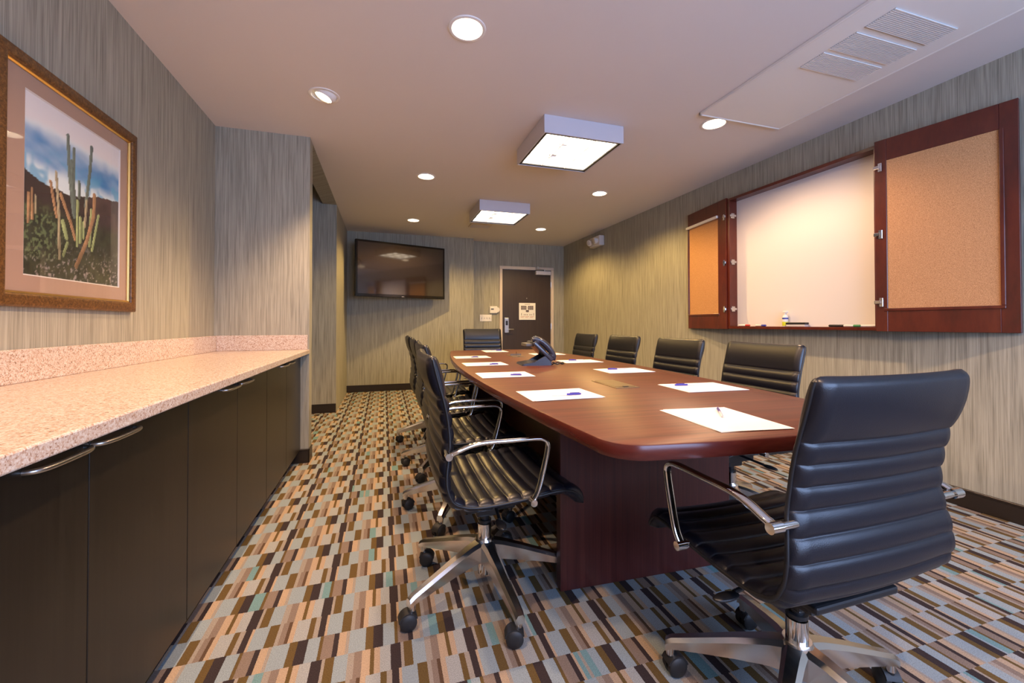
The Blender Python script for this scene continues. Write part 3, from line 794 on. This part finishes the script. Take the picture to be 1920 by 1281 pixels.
# ------------------------------------------------------------------ conference table
TZ0 = 0.76; TT = 0.042
tb = thing('conference_table', 'long boat shaped mahogany conference table with paper and pens on it', 'table', (1.072, 2.600, 0), (0, 0, R(-2.6)))
LT = 1.785; WM, WE = 0.600, 0.470; RC = 0.105
def outline(off=0.0):
    pts = []
    def side(y): return WM - (WM - WE) * (y / LT) ** 2
    n = 40; ym = LT - RC
    right = [(side(-ym + 2 * ym * k / n), -ym + 2 * ym * k / n) for k in range(n + 1)]
    pts += right
    xe = right[-1][0]
    for k in range(1, 9):
        an = PI / 2 * k / 9; pts.append((xe - RC * 1.0 + RC * math.cos(an), ym + RC * math.sin(an)))
    # gently bowed ends
    ne = 10; x0 = xe - RC
    for k in range(ne + 1):
        x = x0 - 2 * x0 * k / ne; pts.append((x, LT + 0.022 * (1 - (x / x0) ** 2)))
    half = pts[:]
    for k in range(1, 9):
        an = PI / 2 + PI / 2 * k / 9; pts.append((-xe + RC + RC * math.cos(an), ym + RC * math.sin(an)))
    top = pts
    left = [(-x, y) for x, y in right[::-1]]
    pts = top + left
    bot = []
    for k in range(1, 9):
        an = PI + PI / 2 * k / 9; bot.append((-xe + RC + RC * math.cos(an), -ym + RC * math.sin(an)))
    for k in range(ne + 1):
        x = -x0 + 2 * x0 * k / ne; bot.append((x, -LT - 0.022 * (1 - (x / x0) ** 2)))
    for k in range(1, 9):
        an = 3 * PI / 2 + PI / 2 * k / 9; bot.append((xe - RC + RC * math.cos(an), -ym + RC * math.sin(an)))
    pts = pts + bot
    if off:
        P = [Vector((x, y)) for x, y in pts]; out = []
        for i, p_ in enumerate(P):
            t = (P[(i + 1) % len(P)] - P[i - 1]).normalized(); nrm = Vector((t.y, -t.x)); out.append(tuple(p_ - nrm * off))
        pts = out
    return pts
bm = NB(); rings = []
for off, z in ((0.012, TZ0 - TT), (0.003, TZ0 - TT + 0.004), (0.0, TZ0 - TT + 0.012), (0.0, TZ0 - 0.007), (0.002, TZ0 - 0.002), (0.006, TZ0)):
    rings.append([bm.verts.new((x, y, z)) for x, y in outline(off)])
for A, Bq in zip(rings, rings[1:]):
    n = len(A)
    for k in range(n): bm.faces.new((A[k], A[(k + 1) % n], Bq[(k + 1) % n], Bq[k]))
bm.faces.new(rings[-1]); bm.faces.new(rings[0][::-1])
ob('table_top', bm, M['mahog'], tb, 40)
bm = NB(); rings = []
for off, z in ((0.010, TZ0 - TT + 0.001), (0.001, TZ0 - TT + 0.004), (-0.0012, TZ0 - TT + 0.012), (-0.0012, TZ0 - 0.006), (0.0005, TZ0 - 0.0025), (0.010, TZ0 - 0.0035)):
    rings.append([bm.verts.new((x, y, z)) for x, y in outline(off)])
for A, Bq in zip(rings, rings[1:] + rings[:1]):
    n = len(A)
    for k in range(n): bm.faces.new((A[k], A[(k + 1) % n], Bq[(k + 1) % n], Bq[k]))
ob('edge_band', bm, M['mahog_e'], tb, 40)
ob('sub_frame', box((-0.30, -1.0, TZ0 - TT - 0.05), (0.30, 1.05, TZ0 - TT)), M['mahog_v'], tb)
for y in (-1.125, 1.20):
    ob('pedestal_panel', box((-0.362, y, 0.0), (0.428, y + 0.045, TZ0 - TT), bev=0.003), M['mahog_v'], tb)
ob('stretcher_panel', box((-0.020, -1.08, 0.02), (0.025, 1.20, 0.70)), M['mahog_v'], tb)
# flush power plates
def plate(x0, x1, y0, y1):
    pp = ob('power_plate', box((x0, y0, TZ0 - 0.002), (x1, y1, TZ0 + 0.003), bev=0.001, seg=1), M['bronze'], tb)
    bm = NB(); bx(bm, ((x0 + x1) / 2 - 0.05, (y0 + y1) / 2 - 0.10, TZ0 + 0.003), ((x0 + x1) / 2 + 0.05, (y0 + y1) / 2 + 0.10, TZ0 + 0.0045), bev=0.0006, seg=1)
    ob('lid', bm, M['bronze'], pp)
    ob('latch', box(((x0 + x1) / 2 - 0.012, y0 + 0.015, TZ0 + 0.003), ((x0 + x1) / 2 + 0.012, y0 + 0.030, TZ0 + 0.006), bev=0.001, seg=1), M['black'], pp)
    return pp
plate(-0.052, 0.063, -1.005, -0.755)
pp = plate(-0.052, 0.063, 0.775, 1.025)
bm = NB(); bx(bm, (-0.045, 0.90, TZ0 + 0.003), (0.055, 0.904, TZ0 + 0.020), bev=0.001, seg=1); cyl(bm, (0.0, 0.86, TZ0 + 0.003), (0.0, 0.86, TZ0 + 0.040), 0.003, seg=8); ob('raised_lid', bm, M['bronze'], pp)

# ------------------------------------------------------------------ paper sets and pens
def sheets(x, y, rot, port, lb, sl=0.0):
    t = thing('note_paper', lb, 'paper', (x, y, TZ0 + 0.0005), (0, 0, R(rot)), group='paper sets on the table')
    W, D = (0.222, 0.286) if port else (0.286, 0.226)
    ob('lower_sheet', box((-W / 2, -D / 2, 0), (W / 2, D / 2, 0.0012)), M['paper_sheet'], t)
    s2 = ob('upper_sheet', box((-W / 2, -D / 2, 0.0014), (W / 2, D / 2, 0.0024)), M['paper_sheet'], t)
    s2.location = (0.006, -0.004, 0); s2.rotation_euler = (0, 0, R(sl))
def pen(x, y, rot, lb):
    t = thing('ballpoint_pen', lb, 'pen', (x, y, TZ0 + 0.0032 + 0.0048), (0, 0, R(rot)), group='blue capped pens on the paper')
    X = Matrix.Rotation(R(90), 4, 'Y')
    bm = NB(); lathe(bm, [(0.0, -0.005), (0.0042, -0.004), (0.0042, 0.052), (0.0034, 0.056), (0.0, 0.056)], 12, X); ob('grip', bm, M['pen_blue'], t, 40)
    bm = NB(); lathe(bm, [(0.0, -0.070), (0.0010, -0.070), (0.0038, -0.058), (0.0038, -0.004), (0.0, -0.004)], 12, X); ob('barrel', bm, M['pen_clear'], t, 40)
    bm = NB(); bx(bm, (0.010, -0.0012, 0.004), (0.050, 0.0012, 0.0062), bev=0.0006, seg=1); ob('clip', bm, M['pen_blue'], t)
SH = [(0.668, 1.536, -2, 0, 'white paper sheets nearest the camera on the cabinet side of the table', 2.0, (0.690, 1.490, -4)),
      (0.640, 2.218, -2, 0, 'second set of white sheets from the camera on the cabinet side', -1.5, (0.665, 2.158, -20)),
      (0.676, 2.848, -2, 0, 'third set of white sheets from the camera on the cabinet side', 1.0, (0.702, 2.770, -4)),
      (0.712, 3.468, -3, 0, 'farthest set of white sheets on the cabinet side of the table', 1.0, (0.702, 3.400, -6)),
      (1.352, 1.517, -4, 0, 'white paper sheets nearest the camera on the whiteboard side of the table', -1.0, (1.312, 1.560, 170)),
      (1.383, 2.196, -3, 0, 'second set of white sheets from the camera on the whiteboard side', 1.0, (1.362, 2.234, 172)),
      (1.405, 2.835, -3, 0, 'third set of white sheets, right of the desk telephone', 1.0, (1.400, 2.875, 175)),
      (1.452, 3.600, -3, 0, 'farthest set of white sheets, half hidden behind the desk telephone', 1.0, (1.44, 3.62, 170)),
      (0.962, 1.002, -5, 1, 'large white sheets at the near end of the table beside the closest chair', -3.0, (1.008, 1.050, 52)),
      (1.092, 4.150, -3, 1, 'white sheets at the far end of the table', 1.0, (1.118, 4.150, -4))]
_on = 'blue capped pen on the '
PLAB = [_on + q for q in ('sheets nearest the camera, cabinet side', 'second sheets from the camera, cabinet side', 'third sheets from the camera, cabinet side',
        'farthest sheets on the cabinet side', 'sheets nearest the camera, whiteboard side', 'second sheets from the camera, whiteboard side',
        'sheets right of the telephone', 'sheets behind the telephone', 'large sheets beside the closest chair', 'sheets at the far end of the table')]
for x, y, r_, po, lb, sl, (qx, qy, qr) in SH:
    sheets(x, y, r_, po, lb, sl)
    pen(qx, qy, qr, PLAB.pop(0))

# ------------------------------------------------------------------ desk telephone (user side faces the whiteboard)
ph = thing('desk_telephone', 'dark desk telephone tilted on its stand in the table middle', 'telephone', (1.012, 2.735, TZ0), (0, 0, R(-6)))
# local: +x low front edge, -x high rear edge; -y side holds the handset
A_ = R(44)
bm = NB()
ft = [(-0.110, 0.0), (0.100, 0.0), (0.104, 0.012), (0.092, 0.028), (0.02, 0.030), (-0.105, 0.012)]
sweep(bm, [(0, -0.098, 0), (0, -0.090, 0), (0, 0.090, 0), (0, 0.098, 0)], [(x, -z) for x, z in ft], (1, 0, 0), [0.94, 1, 1, 0.94])
bmesh.ops.transform(bm, matrix=Matrix.Translation((0, 0, 0.0)), verts=bm.verts)
for v_ in bm.verts: v_.co.z = abs(v_.co.z)
ob('foot', bm, M['phone'], ph)
for yc in (-0.088, 0.088):
    bm = NB(); tri = [(-0.030, 0.018), (0.098, 0.014), (0.094, 0.040), (0.070, 0.066), (0.045, 0.060)]
    va = [bm.verts.new((x, yc - 0.008, z)) for x, z in tri]; vb = [bm.verts.new((x, yc + 0.008, z)) for x, z in tri]
    bm.faces.new(va[::-1]); bm.faces.new(vb)
    for k in range(5): bm.faces.new((va[k], va[(k + 1) % 5], vb[(k + 1) % 5], vb[k]))
    ob('side_cheek', bm, M['phone'], ph)
mt = Matrix.Translation((0.100, 0, 0.026)) @ Matrix.Rotation(R(180), 4, 'Z') @ Matrix.Rotation(-A_, 4, 'Y')
bm = NB(); bx(bm, (0.0, -0.105, -0.006), (0.185, 0.105, 0.022), bev=0.009, seg=3, mtx=mt)
body = ob('body', bm, M['phone'], ph, 40)
bm = NB(); bx(bm, (-0.074, -0.060, 0.128), (-0.014, 0.100, 0.150), bev=0.006); top_ = ob('display_housing', bm, M['phone_grey'], ph, 40)
bm = NB(); bx(bm, (0.120, -0.090, 0.0215), (0.175, 0.040, 0.0245), bev=0.002, mtx=mt); ob('display', bm, M['screen'], body)
for i in range(4):
    for j in range(3):
        bm = NB(); bx(bm, (0.020 + i * 0.022, -0.060 + j * 0.026, 0.0215), (0.035 + i * 0.022, -0.042 + j * 0.026, 0.0260), bev=0.002, seg=1, mtx=mt); ob('key', bm, M['phone_grey'], body)
bm = NB()
pth = [mt @ Vector(p_) for p_ in smooth_path([(-0.004, 0.072, 0.014), (0.012, 0.072, 0.036), (0.050, 0.072, 0.050), (0.100, 0.072, 0.055), (0.150, 0.072, 0.050), (0.186, 0.072, 0.036), (0.200, 0.072, 0.012)], 5)]
scl = [0.62 + 0.42 * math.sin(PI * min(1, max(0, i / (len(pth) - 1)))) ** 0.5 for i in range(len(pth))]
sweep(bm, pth, circ(0.031, 14, 0.022), (0, 1, 0), scl)
hs = ob('handset', bm, M['phone'], ph, True)
for q in (0.022, 0.168):
    bm = NB(); lathe(bm, [(0.0, 0.0), (0.024, 0.0), (0.030, 0.010), (0.028, 0.030), (0.0, 0.032)], 18, mt @ Matrix.Translation((q, 0.072, 0.016))); ob('earpiece', bm, M['phone'], hs, 45)
bm = NB()
pc = [Vector((0.10 + 0.055 * (1 - math.cos(t_ * 5.2)) * 0.9, -0.06 - 0.03 * math.sin(t_ * 5.2) + 0.02 * t_, 0.0095 + 0.004 * math.sin(t_ * 40))) for t_ in [k / 60 for k in range(61)]]
sweep(bm, pc, circ(0.0042, 8), (0, 0, 1)); ob('cord', bm, M['black'], ph, 60)

# ------------------------------------------------------------------ office chair
S = 0.95
PROF = [(-.244, .928), (-.232, .876), (-.219, .827), (-.208, .789), (-.196, .735), (-.189, .685), (-.187, .635), (-.193, .588), (-.199, .54), (-.196, .493),
        (-.176, .450), (-.140, .428), (-.090, .418), (-.03, .418), (.04, .422), (.10, .427), (.165, .435), (.215, .438), (.255, .428), (.285, .405), (.302, .378)]
prof = smooth_path([(0, y, z) for y, z in PROF], 10)
acc = [0.0]
for a_, b_ in zip(prof, prof[1:]): acc.append(acc[-1] + (b_ - a_).length)
LTOT = acc[-1]
def at_s(s):
    s = min(max(s, 0), LTOT)
    lo, hi = 0, len(acc) - 1
    while hi - lo > 1:
        mid = (lo + hi) // 2
        if acc[mid] <= s: lo = mid
        else: hi = mid
    t = (s - acc[lo]) / max(1e-9, acc[hi] - acc[lo]); return prof[lo].lerp(prof[hi], t)
def pad(s0, s1, seams, headroll=False, wf=None):
    """cushion strip between arc lengths s0..s1 with cross seams"""
    bm = NB(); n = int((s1 - s0) / 0.0055); Mx = 22
    edges = [s0] + [q for q in seams if s0 < q < s1] + [s1]
    ss_ = sorted(set([s0 + (s1 - s0) * k / n for k in range(n + 1)] + edges))
    rings = []
    for s in ss_:
        c = at_s(s); t = (at_s(s + 0.004) - at_s(s - 0.004)).normalized()
        nrm = Vector((0, -t.z, t.y))          # towards the sitter
        for i in range(len(edges) - 1):
            if edges[i] <= s <= edges[i + 1]: a0, a1 = edges[i], edges[i + 1]
        fr_ = (s - a0) / max(1e-6, a1 - a0); L_ = a1 - a0
        bul = abs(math.sin(PI * fr_)) ** 0.55
        amp = 0.0080 if L_ < 0.08 else 0.013
        th = 0.0105 + amp * bul
        e0 = min(1.0, (s - s0) / 0.012) if True else 1; e1 = min(1.0, (s1 - s) / 0.012)
        endk = math.sqrt(max(0.0, 1 - (1 - e0) ** 2)) * math.sqrt(max(0.0, 1 - (1 - e1) ** 2))
        th *= max(0.12, endk)
        w_ = wf(s); ring = []
        def P(x, sgn):
            u = x / w_
            edge = (1 - abs(u) ** 16) ** 0.5 if abs(u) < 1 else 0.0
            sag = 0.012 * u * u            # edges wrap slightly towards the sitter
            rim = 0.004 * math.exp(-((abs(u) - 0.90) / 0.06) ** 2)
            return Vector((x, c.y, c.z)) + nrm * (sag + sgn * (th * edge + (rim * edge)))
        xs = [w_ * math.sin(PI / 2 * (-1 + 2 * k / Mx)) for k in range(Mx + 1)]
        ring = [bm.verts.new(P(x, 1)) for x in xs] + [bm.verts.new(P(x, -1)) for x in xs[-2:0:-1]]
        rings.append(ring)
    m_ = len(rings[0])
    for A, Bq in zip(rings, rings[1:]):
        for k in range(m_): bm.faces.new((A[k], A[(k + 1) % m_], Bq[(k + 1) % m_], Bq[k]))
    bm.faces.new(rings[0][::-1]); bm.faces.new(rings[-1])
    bmesh.ops.remove_doubles(bm, verts=bm.verts, dist=1e-5)
    return bm
def s_of(z, lo=0.0, hi=0.45):
    best = min((abs(at_s(lo + (hi - lo) * k / 400).z - z), lo + (hi - lo) * k / 400) for k in range(401)); return best[1]
SB = s_of(0.452, 0.3, 0.56)               # back meets seat
def wback(s): return 0.240 + 0.030 * ss(0.22, SB, s) - 0.016 * (1 - math.sqrt(max(0, 1 - (1 - min(1, s / 0.024)) ** 2)))
def wseat(s): return 0.268 - 0.028 * ss(LTOT - 0.12, LTOT, s)
bseams = [s_of(z) for z in (.790, .742, .692, .642, .590, .538, .486)]
sseams = [SB + 0.052 * k for k in range(1, 9)]

def make_chair(label):
    t = thing('office_chair', label, 'chair', group='office chairs around the table')
    o = ob('backrest', pad(0, SB + 0.004, bseams, wf=wback), M['leather'], t, True)
    o = ob('seat', pad(SB - 0.004, LTOT, sseams, wf=wseat), M['leather'], t, True)
    # edge piping of seat and back
    for sg in (-1, 1):
        bm = NB(); pts = []
        k = 0
        for k in range(71):
            s = 0.012 + (LTOT - 0.024) * k / 70; c = at_s(s); tt = (at_s(s + .004) - at_s(s - .004)).normalized(); nr = Vector((0, -tt.z, tt.y))
            wv_ = wback(s) if s < SB else max(wseat(s), wback(SB) if s < SB + 0.03 else 0)
            pts.append(Vector((sg * (wv_ - 0.001), c.y, c.z)) + nr * 0.012)
        sweep(bm, pts, circ(0.0048, 8), (1, 0, 0)); ob('edge_piping', bm, M['stitch'], t, 60)
    # chrome arm loops
    for sg in (-1, 1):
        x = 0.292 * sg
        pts = smooth_path([(x - 0.004 * sg, -0.186, 0.617), (x, -0.165, 0.626), (x, -0.120, 0.642), (x, -0.070, 0.650), (x, 0.02, 0.650), (x, 0.105, 0.650), (x, 0.135, 0.645), (x, 0.150, 0.630),
                           (x, 0.150, 0.605), (x, 0.135, 0.540), (x, 0.115, 0.470), (x - 0.004 * sg, 0.098, 0.437)], 6)
        bm = NB(); sec = [(0.0115 * math.copysign(abs(math.cos(a__)) ** 0.6, math.cos(a__)), 0.0070 * math.copysign(abs(math.sin(a__)) ** 0.7, math.sin(a__))) for a__ in [2 * PI * k / 14 for k in range(14)]]
        sweep(bm, pts, sec, (1, 0, 0)); arm = ob('armrest', bm, M['chrome'], t, 50)
        for (y, z, inn) in ((-0.186, 0.617, 0.235), (0.098, 0.437, 0.250)):
            bm = NB(); cyl(bm, (x + 0.0135 * sg, y, z), (x - 0.016 * sg, y, z), 0.0118, seg=18); cyl(bm, (x - 0.016 * sg, y, z), (inn * sg, y, z), 0.0085, seg=14)
            ob('arm_bolt', bm, M['chrome'], arm, 40)
    # mechanism, cylinder
    bm = NB(); bx(bm, (-0.135, -0.155, 0.380), (0.135, 0.14, 0.400), bev=0.006); bx(bm, (-0.065, -0.09, 0.318), (0.065, 0.11, 0.390), bev=0.010); bx(bm, (-0.04, -0.04, 0.288), (0.04, 0.05, 0.325), bev=0.008)
    mech = ob('tilt_mechanism', bm, M['black'], t)
    for sg in (-1, 1):
        bm = NB(); cyl(bm, (0.06 * sg, 0.02, 0.362), (0.205 * sg, 0.005, 0.352), 0.006, seg=10); ob('lever', bm, M['black'], mech)
        bm = NB(); bmesh.ops.create_uvsphere(bm, u_segments=16, v_segments=10, radius=1, matrix=Matrix.Translation((0.235 * sg, 0.0, 0.349)) @ Matrix.Diagonal((0.040, 0.017, 0.008, 1))); ob('lever_paddle', bm, M['black'], mech, True)
    bm = NB(); cyl(bm, (0, 0, 0.064), (0, 0, 0.258), 0.0265, seg=24); ob('gas_lift_sleeve', bm, M['chrome'], t, 40)
    bm = NB(); cyl(bm, (0, 0, 0.250), (0, 0, 0.345), 0.0170, seg=20); cyl(bm, (0, 0, 0.255), (0, 0, 0.265), 0.0265, seg=20); ob('gas_lift_piston', bm, M['black'], t, 40)
    # five-spoke base
    bm = NB(); lathe(bm, [(0.0, 0.118), (0.036, 0.118), (0.041, 0.128), (0.041, 0.190), (0.034, 0.202), (0.0, 0.202)], 28); base = ob('base_hub', bm, M['cast'], t, 40)
    bm = NB(); rings = []
    for r_, zt, zb, hw in ((0.026, 0.197, 0.122, 0.030), (0.07, 0.189, 0.124, 0.026), (0.15, 0.166, 0.113, 0.022), (0.24, 0.137, 0.098, 0.019), (0.315, 0.113, 0.084, 0.0170), (0.332, 0.102, 0.074, 0.0155)):
        rings.append([bm.verts.new((r_, y, z)) for y, z in ((-hw, zb), (-hw, zt - 0.010), (-hw * 0.55, zt), (hw * 0.55, zt), (hw, zt - 0.010), (hw, zb))])
    for A, Bq in zip(rings, rings[1:]):
        for k in range(6): bm.faces.new((A[k], A[(k + 1) % 6], Bq[(k + 1) % 6], Bq[k]))
    bm.faces.new(rings[0]); bm.faces.new(rings[-1][::-1])
    cyl(bm, (0.318, 0, 0.060), (0.318, 0, 0.090), 0.0125, seg=14)
    spoke = mesh('spoke', bm, M['cast']); spoke.set_sharp_from_angle(angle=R(35))
    bm = NB()
    for sg in (-1, 1):
        lathe(bm, [(0.0, 0.004), (0.026, 0.004), (0.0285, 0.008), (0.0285, 0.020), (0.024, 0.0245), (0.010, 0.026), (0.0, 0.026)], 22, Matrix.Translation((-0.014, 0, 0.0287)) @ Matrix.Rotation(R(90 * sg), 4, 'X'))
    # hood over the wheels
    hood = []
    for k in range(9):
        an = R(20 + 150 * k / 8); hood.append(Vector((-0.014 + 0.031 * math.cos(an), 0, 0.0287 + 0.031 * math.sin(an))))
    sweep(bm, hood, [(-0.020, -0.002), (0.020, -0.002), (0.020, 0.002), (-0.020, 0.002)], (0, 1, 0))
    cyl(bm, (0, 0, 0.045), (0, 0, 0.064), 0.010, seg=12)
    caster = mesh('caster', bm, M['rubber']); caster.set_sharp_from_angle(angle=R(40))
    for k in range(5):
        an = 2 * PI * k / 5
        ob('spoke', spoke, None, base, rot=(0, 0, an))
        ob('caster', caster, None, base, loc=(0.318 * math.cos(an), 0.318 * math.sin(an), 0), rot=(0, 0, an + R([35, 160, 70, 250, 110][k])))
    return t

# positions: x, y, heading (0 = facing +y), base phase (world), lift
CH = [(1.060, 0.842, 0, 139, 0.008, 'black ribbed leather chair at the near end of the table, back to the camera'),
      (0.383, 1.607, -90, 133, 0.0, 'black ribbed leather chair nearest the camera on the cabinet side of the table'),
      (0.430, 2.345, -90, 168, 0.0, 'second black leather chair from the camera on the cabinet side of the table'),
      (0.440, 3.040, -90, 160, 0.0, 'third black leather chair from the camera on the cabinet side of the table'),
      (0.440, 3.760, -90, 175, 0.0, 'farthest black leather chair on the cabinet side, under the television'),
      (1.765, 1.765, 90, 100, 0.0, 'black leather chair nearest the camera on the whiteboard side of the table'),
      (1.810, 2.490, 90, 75, 0.0, 'second black leather chair from the camera on the whiteboard side of the table'),
      (1.845, 3.265, 90, 30, 0.0, 'third black leather chair from the camera on the whiteboard side of the table'),
      (1.890, 4.080, 90, 50, 0.0, 'farthest black leather chair on the whiteboard side of the table'),
      (1.175, 4.830, 180, 20, 0.045, 'black leather chair at the far end of the table, before the brown door')]
proto = None
for x, y, hd, phs, lift, lb in CH:
    if proto is None: proto = c = make_chair(lb); c.location = (x, y, 0); c.rotation_euler = (0, 0, R(hd))
    else: c = dup(proto, (x, y, 0), (0, 0, R(hd)), lb)
    for ch in c.children:
        if ch.name.startswith('base_hub'): ch.rotation_euler = (0, 0, R(phs - hd))
        elif lift and not ch.name.startswith('gas_lift_sleeve'): ch.location.z += lift
